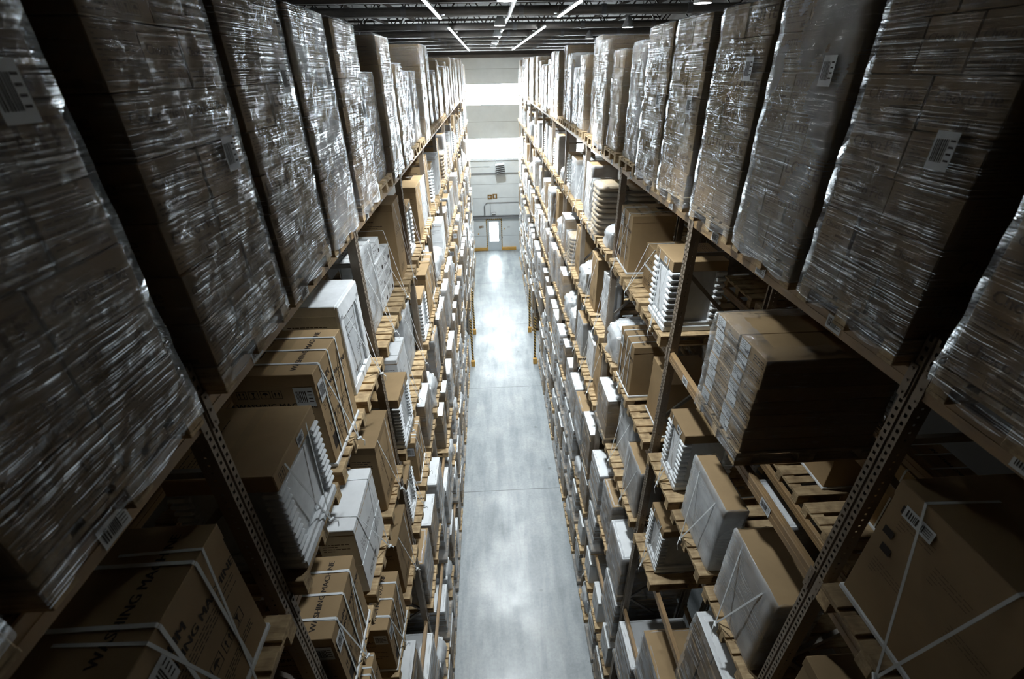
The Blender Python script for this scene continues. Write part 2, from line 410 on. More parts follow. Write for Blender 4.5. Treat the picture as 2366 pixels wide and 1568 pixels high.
def wrap_mesh(w, d, h, layers, rnd, mat, below=.10, inset=0.0, bulge=.010, top=.05, amp=.007, n=14):
    """stretch film: a closed skin around the load, pinched at the layer joints, lipped over the top"""
    mb = MB(); k = mb.m(mat); x1 = -inset + .008; x0 = -inset - d - .008; y0, y1 = -w / 2 - .008, w / 2 + .008
    per = []
    for i in range(n): per.append((x1, y0 + (y1 - y0) * i / n, 1, 0))
    for i in range(n): per.append((x1 + (x0 - x1) * i / n, y1, 0, 1))
    for i in range(n): per.append((x0, y1 + (y0 - y1) * i / n, -1, 0))
    for i in range(n): per.append((x0 + (x1 - x0) * i / n, y0, 0, -1))
    N = len(per); nz = max(6, int((h + below) / .055)); ph = [rnd.uniform(0, 6.28) for _ in range(8)]
    rings = []
    for j in range(nz + 1):
        z = -below + (h + below) * j / nz; row = []
        lay = (z / (h / layers)) % 1 if z > 0 else .5
        bl = bulge * math.sin(PI * lay) ** .5 if z > 0 else -.004
        for i, (x, y, nx, ny) in enumerate(per):
            s = i / N * 2 * PI
            o = bl + amp * (math.sin(5 * s + 9 * z + ph[0]) + .7 * math.sin(11 * s - 17 * z + ph[1]) + .6 * math.sin(23 * s + 31 * z + ph[2])) * .5 + rnd.uniform(-.002, .002)
            if z < 0: o += .004 * math.sin(19 * s + ph[3])
            if below > .05 and z < .03:      # the film runs on over the pallet's edge
                x = x + (max(0, .009 - x) if nx > 0 else -max(0, x + 1.209) if nx < 0 else 0); y = y + (max(0, .409 - y) if ny > 0 else -max(0, y + .409) if ny < 0 else 0)
                if nx: y = max(-.409, min(.409, y * .409 / (w / 2 + .008)))
                if ny: x = -.60 + (x - (x0 + x1) / 2) * .609 / ((x1 - x0) / 2)
                o = max(o, .0)
            row.append((x + nx * o, y + ny * o, z + (.018 * math.sin(7 * s + ph[4]) if j == 0 and below > .05 else .002 if j == 0 else 0)))
        rings.append(row)
    cx, cy = (x0 + x1) / 2, 0
    lip = [(x + (cx - x) * top / (d / 2), y + (cy - y) * top / (w / 2), h + .012 + rnd.uniform(-.003, .012)) for (x, y, z) in rings[-1]]
    rings.append(lip)
    for r in rings:
        mb.v += r
    for j in range(len(rings) - 1):
        for i in range(N):
            a = j * N + i; b = j * N + (i + 1) % N; mb.f.append((a, b, b + N, a + N)); mb.mi.append(k)
    me = mb.mesh('stretch_wrap'); me.polygons.foreach_set('use_smooth', [True] * len(me.polygons)); return me

def stack(nl, hl, w, d, rnd, filmmat, detail, mat='cardboard', styles=(1, 2, 3), inset=0.0, lay=None, cap=None, name='wrapped_carton_stack', tags=True):
    """cartons laid in layers on a pallet, wrapped. detail: each carton its own child"""
    root = empty(name); one = MB(); h = nl * hl
    for k in range(nl):
        pat = lay[k % len(lay)] if lay else rnd.choice((0, 0, 1))
        nx, ny = ((2, 2), (2, 3), (3, 2), (2, 1), (1, 1))[pat]
        for i in range(nx):
            for j in range(ny):
                dx, dy = d / nx, w / ny; gap = .006
                cx = -inset - dx * (i + .5) + rnd.uniform(-.006, .004); cy = -w / 2 + dy * (j + .5) + rnd.uniform(-.004, .004)
                if k and rnd.random() < .25: cx -= .008
                st = styles[rnd.randrange(len(styles))]
                if detail:
                    put('carton', carton_mesh(dx - gap, dy - gap, hl - .004, mat, st), root, (cx, cy, k * hl))
                else:
                    carton_into(one, cx - dx / 2 + gap / 2, cx + dx / 2 - gap / 2, cy - dy / 2 + gap / 2, cy + dy / 2 - gap / 2, k * hl, k * hl + hl - .004, mat, rnd, 5 if (i == 0 and st) else 0, .004, k == nl - 1)
    if not detail: one.build('cartons', root)
    if cap:
        m = MB(); m.box(-inset - d - .004, -inset + .004, -w / 2 - .004, w / 2 + .004, h, h + .006, cap); m.build('cover_sheet', root)
    if filmmat:
        put('stretch_wrap', wrap_mesh(w, d, h, nl, rnd, filmmat, inset=inset, below=.10 if inset < .03 else 0.0), root)
    if detail and tags:
        m = MB(); barlabel(m, (-inset + .028, w * .28, h * rnd.uniform(.45, .9)), (0, 1, 0), (0, .0, 1), .11, .15, rnd); m.build('barcode_label', root)
    return root

def strap_over(mb, x0, x1, y, z0, z1, w=.018, mat='strap_white'):
    e = .003
    mb.ribbon([(x1 + e, y, z0), (x1 + e, y, z1 - .012), (x1 - .008, y, z1 + e), (x0 + .008, y, z1 + e), (x0 - e, y, z1 - .012), (x0 - e, y, z0)], w, (0, 1, 0), mat, .0015)
def tie(root, w, h, x1, rnd, ky=0.0):
    """the two strings that hold the load, knotted at the pallet's front edge"""
    m = MB(); kx, kz = .030, -.02
    for sgn in (-1, 1):
        m.ribbon([(x1 - .35, sgn * w * .28, h + .004), (x1 + .004, sgn * w * .30, h + .003), (kx, ky, kz)], .014, (0, 1, 0), 'strap_white', .001)
    t = m.build('tie_strap', root)
    m = MB(); m.tube((kx - .01, ky - .02, kz), (kx + .012, ky + .02, kz - .012), .013, 'strap_white', 8); m.ribbon([(kx + .01, ky, kz), (kx + .035, ky + .03, kz - .06), (kx + .02, ky + .045, kz - .13)], .013, (0, 1, 0), 'strap_white', .001)
    m.build('knot', t)

def washer_carton(rnd, w=.66, d=.62, h=.88, inset=.05, tied=True, straps=3, mat='cardboard', textual=True, banded=False):
    root = empty('appliance_carton'); m = MB()
    x1, x0 = -inset, -inset - d; y0, y1 = -w / 2, w / 2
    m.box(x0, x1, y0, y1, 0, h, mat, .005)
    m.box(x0 - .004, x1 + .004, y0 - .004, y1 + .004, h - .10, h + .002, mat, .004)
    rect(m, ((x0 + x1) / 2, 0, h + .0035), (0, 1, 0), (-1, 0, 0), -w / 2 + .004, w / 2 - .004, -.03, .03, 'tape_brown')
    if textual:
        o, ux, uy = face(x0, x1, y0, y1, 0, h, 'front')
        put_text(m, 'WASHING MACHINE', Vector(o) + Vector(uy) * .20, ux, uy, .068)
        put_text(m, 'SLIM', Vector(o) + Vector(uy) * .29 - Vector(ux) * .12, ux, uy, .075)
        lines(m, o, ux, uy, -.28, .28, .15, 4, .022, .006, rnd); icons(m, o, ux, uy, -.27, -.13, .085, 3); icons(m, o, ux, uy, .04, -.13, .085, 2)
        rect(m, o, ux, uy, -.27, -.15, -.32, -.18); lines(m, o, ux, uy, -.1, .25, -.2, 6, .02, .007, rnd)
        o, ux, uy = face(x0, x1, y0, y1, 0, h, 'near')
        put_text(m, 'WASHING MACHINE', Vector(o) + Vector(uy) * .17, ux, uy, .062); lines(m, o, ux, uy, -.25, .25, .10, 9, .03, .008, rnd)
        icons(m, o, ux, uy, -.26, .24, .07, 4); icons(m, o, ux, uy, -.1, -.36, .1, 2)
        o, ux, uy = face(x0, x1, y0, y1, 0, h + .002, 'top')
        put_text(m, 'WASHING MACHINE', Vector(o) - Vector(uy) * .16, ux, uy, .06); rect(m, o, ux, uy, -.1, .0, .14, .24); icons(m, o, ux, uy, .06, .14, .08, 2)
    m.build('carton_body', root)
    m = MB(); m.box(x0 - .012, x1 + .012, y0 - .012, y1 + .012, .0, .035, 'foam', .006); m.build('foam_base', root)
    if textual:
        m = MB(); barlabel(m, (x1 + .005, y0 + .10, h - .19), (0, 1, 0), (0, 0, 1), .13, .17, rnd); barlabel(m, (x1 - .09, y0 - .005, h - .19), (1, 0, 0), (0, 0, 1), .14, .17, rnd)
        m.build('shipping_label', root)
    for i in range(straps):
        m = MB(); strap_over(m, x0 - .004, x1 + .004, y0 + w * (i + .75) / (straps + .5), .04, h + .003); m.build('packing_strap', root)
    if tied: tie(root, w, h, x1, rnd, rnd.uniform(-.1, .1))
    return root

def foam_appliance(rnd, w=.58, d=.60, h=.86, inset=.06, tied=True, cap='cardboard', ribs=9):
    """white goods in shrink film: foam base and corner posts, carton cap"""
    root = empty('foam_packed_appliance'); x1, x0 = -inset, -inset - d; y0, y1 = -w / 2, w / 2
    m = MB(); m.box(x0 + .03, x1 - .03, y0 + .03, y1 - .03, .05, h - .02, 'milky_panel', .006)
    m.box(x1 - .032, x1 - .025, y0 + .10, y1 - .16, .16, h - .18, 'foam', .003)
    m.build('appliance_body', root)
    m = MB(); m.box(x0 - .01, x1 + .012, y0 - .012, y1 + .012, 0, .075, 'foam', .012); m.box(x0, x1, y0, y1, .07, .12, 'foam', .01); m.build('foam_base', root)
    for sx in (0, 1):
        for sy in (0, 1):
            m = MB(); cx = x1 - .05 if sx else x0 + .05; cy = y1 - .05 if sy else y0 + .05
            m.box(cx - .042, cx + .042, cy - .042, cy + .042, .10, h - .10, 'foam', .008)
            for i in range(ribs):
                z = .14 + (h - .28) * i / (ribs - 1); t = (h - .28) / (ribs - 1) * .30
                ex, ey = (.022 if sx else -.022), (.024 if sy else -.024)
                m.box(min(cx - .045, cx - .045 + ex), max(cx + .045, cx + .045 + ex), min(cy - .05, cy - .05 + ey), max(cy + .05, cy + .05 + ey), z - t, z + t, 'foam', .012)
            m.build('foam_corner', root)
    m = MB(); m.box(x0 - .01, x1 + .006, y0 - .008, y1 + .008, h - .11, h + .01, cap, .006)
    rect(m, ((x0 + x1) / 2, 0, h + .0115), (0, 1, 0), (-1, 0, 0), -w * .47, w * .47, -.03, .03, 'tape_brown')
    lines(m, ((x0 + x1) / 2, 0, h + .0118), (0, 1, 0), (-1, 0, 0), -w * .42, w * .3, d * .42, 8, .022, .005, rnd)
    icons(m, (x1 + .0075, y0, h - .1), (0, 1, 0), (0, 0, 1), .04, .01, .07, 1)
    m.build('carton_cap', root)
    m = MB(); barlabel(m, (x1 + .0085, .06, h - .05), (0, 1, 0), (0, 0, 1), .10, .075, rnd); m.build('shipping_label', root)

    if tied: tie(root, w, h, x1, rnd, rnd.uniform(-.12, .12))
    return root

def slab_box(rnd, name, w, d, h, inset, mat='white_board', tied=True, split=True, text='', filmmat=None, capmat=None, band=None, yoff=0):
    root = empty(name); m = MB(); x1, x0 = -inset, -inset - d; y0, y1 = -w / 2 + yoff, w / 2 + yoff
    m.box(x0, x1, y0, y1, 0, h, mat, .006)
    if split: m.box(x0 - .002, x1 + .002, y0 - .002, y1 + .002, h - .07, h - .064, 'dark_grey' if mat == 'ink' else 'cardboard_grey')
    o, ux, uy = face(x0, x1, y0, y1, 0, h, 'front')
    if mat == 'milky_panel':
        for (a, b_, c_, d_) in ((y0, y1, 0, .10), (y0, y1, h - .16, h), (y0, y0 + .09, .1, h - .1), (y1 - .09, y1, .1, h - .1)): m.box(x1 - .02, x1 + .03, a, b_, c_, d_, 'foam', .008)
    if text: put_text(m, text, Vector(o) + Vector(uy) * h * .3, ux, uy, .06)
    lines(m, o, ux, uy, -w * .38, w * .2, h * .2, 5, .03, .008, rnd); icons(m, o, ux, uy, -w * .35, -h * .4, .08, 3); lines(m, o, ux, uy, w * .05, w * .4, -h * .1, 6, .022, .006, rnd)
    o, ux, uy = face(x0, x1, y0, y1, 0, h, 'near'); lines(m, o, ux, uy, -d * .4, d * .3, h * .3, 4, .03, .008, rnd); rect(m, o, ux, uy, -d * .3, d * .0, -h * .4, -h * .33)
    m.build('box_body', root)
    if capmat:
        m = MB(); m.box(x0 - .006, x1 + .006, y0 - .006, y1 + .006, h - .09, h + .008, capmat, .005); m.build('carton_cap', root)
    if band:
        m = MB()
        for z in band: m.box(x0 - .004, x1 + .004, y0 - .004, y1 + .004, h * z - .015, h * z + .015, 'label_white')
        m.build('tape_band', root)
    if filmmat: put('shrink_film', wrap_mesh(w + .01, d + .01, h + .008, 1, rnd, filmmat, inset=inset - .005, below=-.01, bulge=.002, amp=.003, top=.012, n=8), root) if yoff == 0 else None
    if tied: tie(root, w, h, x1, rnd, rnd.uniform(-.15, .15))
    return root

def sacks(rnd, w=.74, d=1.1, h=.9, inset=.02, n=9, wrapped=True):
    root = empty('wrapped_sack_stack'); m = MB(); k = m.m('sack_paper'); hz = (h - .03) / n
    for q in range(n):
        for s_ in range(2):
            # a pillow: superellipse rings
            cx = -inset - d * (.25 + .5 * s_); cz = hz * (q + .5) + .012; rx, ry, rz_ = d * .26, w * .5 * rnd.uniform(.94, 1.0), hz * (.62 if q else .54); b = len(m.v); A, B = 14, 7
            for j in range(B + 1):
                ph = -PI / 2 + PI * j / B
                for i in range(A):
                    t = 2 * PI * i / A; f = lambda v, e: math.copysign(abs(v) ** e, v)
                    m.v.append((cx + rx * f(math.cos(t), .45) * f(math.cos(ph), .45), ry * f(math.sin(t), .45) * f(math.cos(ph), .45) + rnd.uniform(-.006, .006), cz + rz_ * f(math.sin(ph), .8)))
            for j in range(B):
                for i in range(A):
                    m.f.append((b + j * A + i, b + j * A + (i + 1) % A, b + (j + 1) * A + (i + 1) % A, b + (j + 1) * A + i)); m.mi.append(k)
    m.build('sacks', root, smooth=True)
    put('stretch_wrap', wrap_mesh(w, d, h, n, rnd, 'film_b', inset=inset, bulge=.022, amp=.014, top=.12), root)
    return root

def lump(rnd, w=.62, d=.8, h=.42, inset=.03):
    """small goods under thick crumpled film"""
    root = empty('wrapped_bundle'); m = MB()
    m.box(-inset - d * .95, -inset - .05, -w * .42, w * .42, 0, h * .8, 'white_board', .02); m.box(-inset - d * .6, -inset - .12, -w * .2, w * .3, h * .8, h * .98, 'foam', .02); m.build('goods', root)
    m = MB(); k = m.m('film_milky'); A, B = 30, 14; ph = [rnd.uniform(0, 6) for _ in range(4)]
    for j in range(B + 1):
        v = j / B
        for i in range(A):
            t = 2 * PI * i / A; f = lambda q, e: math.copysign(abs(q) ** e, q)
            rr = (1 - max(0, v - .55) ** 2 * 4.2) + .05 * math.sin(5 * t + 7 * v + ph[0]) + .04 * math.sin(9 * t - 11 * v + ph[1]) + rnd.uniform(-.02, .02); rr = max(rr, .02)
            m.v.append((-inset - d / 2 + d * .5 * rr * f(math.cos(t), .55), w * .5 * rr * f(math.sin(t), .55), -.0 + (h + .02) * min(1, v * 1.12) + rnd.uniform(0, .012)))
    for j in range(B):
        for i in range(A): m.f.append((j * A + i, j * A + (i + 1) % A, (j + 1) * A + (i + 1) % A, (j + 1) * A + i)); m.mi.append(k)
    m.build('crumpled_film', root, smooth=True)
    return root

def boards(rnd, w=.74, d=1.1, h=.95, inset=.02, n=16, top='white_board', filmmat='film_c'):
    root = empty('wrapped_board_stack'); m = MB(); t = h / n
    for i in range(n):
        o = rnd.uniform(-.006, .006)
        m.box(-inset - d + o, -inset + o, -w / 2 + rnd.uniform(0, .012), w / 2 - rnd.uniform(0, .012), i * t, i * t + t * .86, 'cardboard_grey' if rnd.random() < .55 else 'white_board', .003)
    m.build('boards', root)
    m = MB(); m.box(-inset - d, -inset + .006, -w / 2, w / 2, h, h + .012, top, .003); m.build('cover_sheet', root)
    put('stretch_wrap', wrap_mesh(w, d, h, n // 2, rnd, filmmat, inset=inset, bulge=.006, top=.04, n=10), root)
    return root

def eac_stack(rnd):
    root = empty('wrapped_carton_stack'); w, d, hl, nl = .79, 1.1, .125, 7
    for k in range(nl):
        for j in range(2):
            m = MB(); cy = -w / 2 + w / 2 * (j + .5); dy = w / 2 - .006; o = rnd.uniform(-.01, .006)
            m.box(-d + o, -.02 + o, cy - dy / 2, cy + dy / 2, k * hl, k * hl + hl - .004, 'cardboard_grey', .004)
            O = (-.02 + o + EPS, cy, k * hl + hl / 2); lines(m, O, (0, 1, 0), (0, 0, 1), .03, dy * .45, .02, 3, .022, .008, rnd)
            O2 = (-d / 2, cy - dy / 2 - EPS, k * hl + hl / 2)
            if j == 0: lines(m, O2, (1, 0, 0), (0, 0, 1), -.2, .3, .03, 2, .02, .006, rnd)
            c = m.build('carton', root)
            m = MB(); P = (-.02 + o + .003, cy - dy * .27, k * hl + hl / 2)
            rect(m, P, (0, 1, 0), (0, 0, 1), -.07, .07, -hl * .45, hl * .4, 'label_white')
            P2 = Vector(P) + Vector((.001, 0, 0)); lines(m, P2, (0, 1, 0), (0, 0, 1), -.06, .02, .035, 4, .016, .004, rnd); put_text(m, 'EAC', P2 + Vector((0, .045, -.02)), (0, 1, 0), (0, 0, 1), .035)
            m.build('white_label', c)
    put('stretch_wrap', wrap_mesh(w, d, nl * hl, nl, rnd, 'film_a', top=.16, bulge=.008), root)
    return root

def white_pile(rnd):
    root = empty('carton_pile')
    for (x, y, z, k) in ((0, -.2, 0, 0), (0, .2, 0, 0), (0, -.2, .22, 0), (0, .2, .22, 0), (0, -.2, .44, 0), (0, .2, .44, 0), (-.02, -.17, .66, 1)):
        m = MB(); m.box(-.62 + x, -.2 + x, y - .195, y + .195, z, z + .216, 'white_board', .004)
        for fc in ('front', 'near'):
            o, ux, uy = face(-.62 + x, -.2 + x, y - .195, y + .195, z, z + .216, fc); lines(m, o, ux, uy, -.17, .0, .07, 4, .02, .007, rnd); rect(m, o, ux, uy, .08, .14, -.07, -.02); lines(m, o, ux, uy, -.17, .05, -.05, 2, .02, .007, rnd)
        m.build('carton', root)
    tie(root, .8, .88, -.2, rnd, .1)
    return root

# ------------------------------------------------------------------ pallets
def pallet_parts():
    a = MB(); run = [MB(), MB(), MB()]; d, w = 1.2, .8
    ys = [(-.4, .145), (-.2175, .10), (-.0725, .145), (.1175, .10), (.255, .145)]
    ys = [(-.40, -.255), (-.205, -.105), (-.0725, .0725), (.105, .205), (.255, .40)]
    for i, (y0, y1) in enumerate(ys): a.box(-d, 0, y0, y1, -.022, 0, 'pallet_wood', .003)
    for x in (0, -d / 2 + .0725, -d + .145): a.box(x - .145, x, -w / 2 + .001, w / 2 - .001, -.044, -.022, 'pallet_wood', .003)
    for x in (-.001, -d / 2 + .0725, -d + .145):
        for b, y in zip(run, (-.349, 0, .349)): b.box(x - .143, x, y - .05, y + .05, -.124, -.044, 'pallet_wood', .005)
    for b, y in zip(run, (-.349, 0, .349)): b.box(-d, 0, y - .05, y + .05, -.144, -.122, 'pallet_wood', .003)
    return [a] + run
PA = pallet_parts(); PMESH = [x.mesh(n) for x, n in zip(PA, ('deck_boards', 'runner', 'runner', 'runner'))]
allm = MB()
for x in PA:
    o = len(allm.v); allm.v += x.v; allm.f += [tuple(o + i for i in f) for f in x.f]; allm.mi += [0] * len(x.f)
allm.mats = ['pallet_wood']; PONE = allm.mesh('wooden_pallet')

ORD = ['first', 'second', 'third', 'fourth', 'fifth', 'sixth', 'seventh', 'eighth', 'ninth', 'tenth', 'eleventh', 'twelfth', 'thirteenth', 'fourteenth']
TIER = ['top tier', 'second tier', 'third tier', 'fourth tier', 'fifth tier', 'sixth tier', 'lowest beam tier', 'floor tier']
SLOT = ['near', 'middle', 'far']
def place(side, lv, bay, s):
    """world transform of the pallet top's front centre"""
    y = Y0 + BAY * bay + .47 + .9 * s + .0; z = LEV[lv] + .144
    x = {'L': LX + .09, 'R': RX - .09, 'RB': 3.42 + 1.22, 'LB': -2.74 - 1.22}[side]
    rz = {'L': 0, 'R': PI, 'RB': 0, 'LB': PI}[side]
    return (x, y, z), rz
SIDEW = {'L': 'left rack', 'R': 'right rack', 'RB': 'rear right rack', 'LB': 'rear left rack'}
def where(side, lv, bay, s): return f"{SIDEW[side]}, {TIER[lv]}, {ORD[bay + 1]} bay, {SLOT[s]} slot"

# ------------------------------------------------------------------ slot plan
EMPTY_SLOTS = {('R', 1, 0, 0), ('R', 1, 0, 2), ('R', 3, 0, 1), ('R', 4, 0, 2), ('L', 4, 0, 2), ('L', 5, 1, 0), ('L', 5, 1, 1), ('R', 4, 0, 0), ('L', 6, 2, 1), ('R', 5, 1, 1), ('L', 4, 2, 0)}
slots = []
for side in 'LR':
    for lv in range(8):
        for bay in range(-1, NB):
            if bay == -1 and lv > 2: continue
            if bay == 0 and lv > 5: continue
            if bay == 6 and lv in (6, 7): continue          # the cross passage
            for s in range(3):
                if bay == -1 and s < (2 if lv else 1): continue
                if (side, lv, bay, s) in EMPTY_SLOTS: continue
                slots.append((side, lv, bay, s))
for side, bays, lvs in (('RB', (-1, 0, 1, 2), (0, 1, 2, 3)), ('LB', (-1, 0, 1), (0, 1, 2))):
    for lv in lvs:
        for bay in bays:
            for s in range(3):
                if (lv, bay, s) in ((1, 0, 0), (1, 0, 1), (2, 0, 0)): continue
                slots.append((side, lv, bay, s))
CAMP = Vector((0, 0, 12))
def dist(k):
    (x, y, z), _ = place(*k); return (Vector((x, y, z)) - CAMP).length + (3 if k[0] in ('RB', 'LB') else 0)
slots.sort(key=dist)

# prototypes of loads --------------------------------------------------------
def rr(i): return random.Random(i * 13 + 5)
P = {}
def proto(k, o): P[k] = [o, False]; return o
top_p = []
for i in range(4):      # near ones: each carton its own child
    proto(f'top{i}', stack(7, .217, .78, 1.16, rr(i), ('film_a', 'film_b', 'film_a', 'film_c')[i], True, 'cardboard_grey' if i != 2 else 'cardboard', (1, 2, 3, 4) if i % 2 else (1, 1, 4), lay=None))
for i in range(7):      # far ones
    nl = (7, 6, 5, 7, 5, 4, 6)[i]; hh = (1.52, 1.40, 1.22, 1.60, 1.50, 1.12, 1.34)[i]
    proto(f'topf{i}', stack(nl, hh / nl, (.74, .62, .70, .58, .76, .66, .60)[i], 1.08, rr(20 + i), ('film_b', 'film_c', 'film_a', 'film_b')[i % 4], False, ('cardboard', 'cardboard_grey', 'cardboard')[i % 3], (5, 5, 0), inset=(.0, .05, .02, .09, .0, .06, .03)[i], cap=(None, None, 'white_board')[i % 3]))
for i in range(6):      # lower tiers, tall (fourth tier)
    nl = (5, 4, 6, 5, 3, 4)[i]; hh = (1.0, .9, 1.15, 1.1, .85, 1.0)[i]
    proto(f'low{i}', stack(nl, hh / nl, (.76, .70, .78, .66, .74, .5)[i], 1.14, rr(40 + i), ('film_c', 'film_b', 'film_a')[i % 3], False, ('cardboard', 'cardboard', 'cardboard_grey')[i % 3], (5, 0), inset=(.0, .04, .01, .05, .02, .06)[i], cap=('white_board', 'white_board', 'white_board', 'cardboard', 'white_board', 'white_board')[i]))
for i in range(4): proto(f'board{i}', boards(rr(60 + i), (.74, .60, .78, .5)[i], 1.1, (.95, .8, 1.05, .9)[i], (.02, .05, .0, .04)[i], (14, 18, 10, 16)[i], ('white_board', 'white_board', 'cardboard', 'white_board')[i]))
proto('wm0', washer_carton(rr(70))); proto('wm1', washer_carton(rr(71), straps=2, inset=.10)); proto('wm2', washer_carton(rr(72), straps=3, inset=.02, mat='cardboard', h=.84))
proto('foam0', foam_appliance(rr(73))); proto('foam1', foam_appliance(rr(74), w=.46, inset=.12, h=.84)); proto('foam2', foam_appliance(rr(75), w=.62, inset=.0, h=.80, ribs=11))
proto('wbox0', slab_box(rr(76), 'white_carton', .74, .34, .90, .06, band=(.45,))); proto('wbox1', slab_box(rr(77), 'white_carton', .66, .20, .84, .16)); proto('wbox2', slab_box(rr(78), 'white_carton', .5, .5, .72, .05, split=True))
proto('tall0', slab_box(rr(79), 'tall_carton', .56, .58, 1.12, .12, 'cardboard', capmat='cardboard')); proto('tall1', slab_box(rr(80), 'tall_carton', .5, .5, 1.05, .08, 'cardboard', capmat='cardboard', filmmat='film_milky'))
proto('tall2', slab_box(rr(81), 'tall_carton', .62, .30, .95, .06, 'cardboard', capmat='cardboard_grey'))
proto('pan0', slab_box(rr(82), 'wrapped_slab', .72, .14, 1.0, .20, 'white_board', filmmat='film_milky', split=False)); proto('pan1', slab_box(rr(83), 'wrapped_slab', .70, .20, .86, .10, 'white_board', filmmat='film_milky', capmat='cardboard', split=False))
proto('pan2', slab_box(rr(84), 'wrapped_slab', .66, .34, .90, .08, 'cardboard_grey', filmmat='film_milky', capmat='cardboard', split=False))
proto('sack0', sacks(rr(85))); proto('sack1', sacks(rr(86), .66, 1.0, .7, .04, 7))
proto('lump0', lump(rr(87))); proto('lump1', lump(rr(88), .7, .9, .62)); proto('lump2', lump(rr(89), .5, .6, .34, .06))
proto('eac', eac_stack(rr(90))); proto('pile', white_pile(rr(91)))
proto('plainwm', washer_carton(rr(92), textual=False, straps=0, tied=False, inset=.25))

LAB = {'top': 'brown carton stack in shiny stretch film', 'topf': 'brown carton stack in glossy stretch film', 'low': 'film-wrapped stack of brown cartons', 'board': 'film-wrapped stack of flat boards',
       'wm': 'strapped brown washing machine carton', 'foam': 'white foam-cornered appliance with brown cap', 'wbox': 'upright white carton tied down', 'tall': 'tall brown carton tied down', 'pan': 'milky film-wrapped upright panel',
       'sack': 'film-wrapped pile of lumpy sacks', 'lump': 'crumpled white film bundle', 'eac': 'wrapped flat cartons with white EAC labels', 'pile': 'pile of seven white cartons', 'plainwm': 'plain brown carton set back'}
CAT = {'top': 'carton stack', 'topf': 'carton stack', 'low': 'carton stack', 'board': 'board stack', 'wm': 'carton', 'foam': 'appliance', 'wbox': 'carton', 'tall': 'carton', 'pan': 'panel', 'sack': 'sack stack', 'lump': 'bundle', 'eac': 'carton stack', 'pile': 'carton pile', 'plainwm': 'carton'}
GRP = {'top': 'wrapped carton stacks on the racks', 'topf': 'wrapped carton stacks on the racks', 'low': 'wrapped carton stacks on the racks', 'board': 'wrapped board stacks on the lower tiers', 'wm': 'washing machine cartons on the racks', 'foam': 'foam packed appliances on the racks',
       'wbox': 'white cartons on the racks', 'tall': 'tall brown cartons on the racks', 'pan': 'wrapped panels on the racks', 'sack': 'wrapped sack stacks', 'lump': 'small wrapped bundles', 'eac': 'wrapped carton stacks on the racks', 'pile': 'carton piles', 'plainwm': 'washing machine cartons on the racks'}

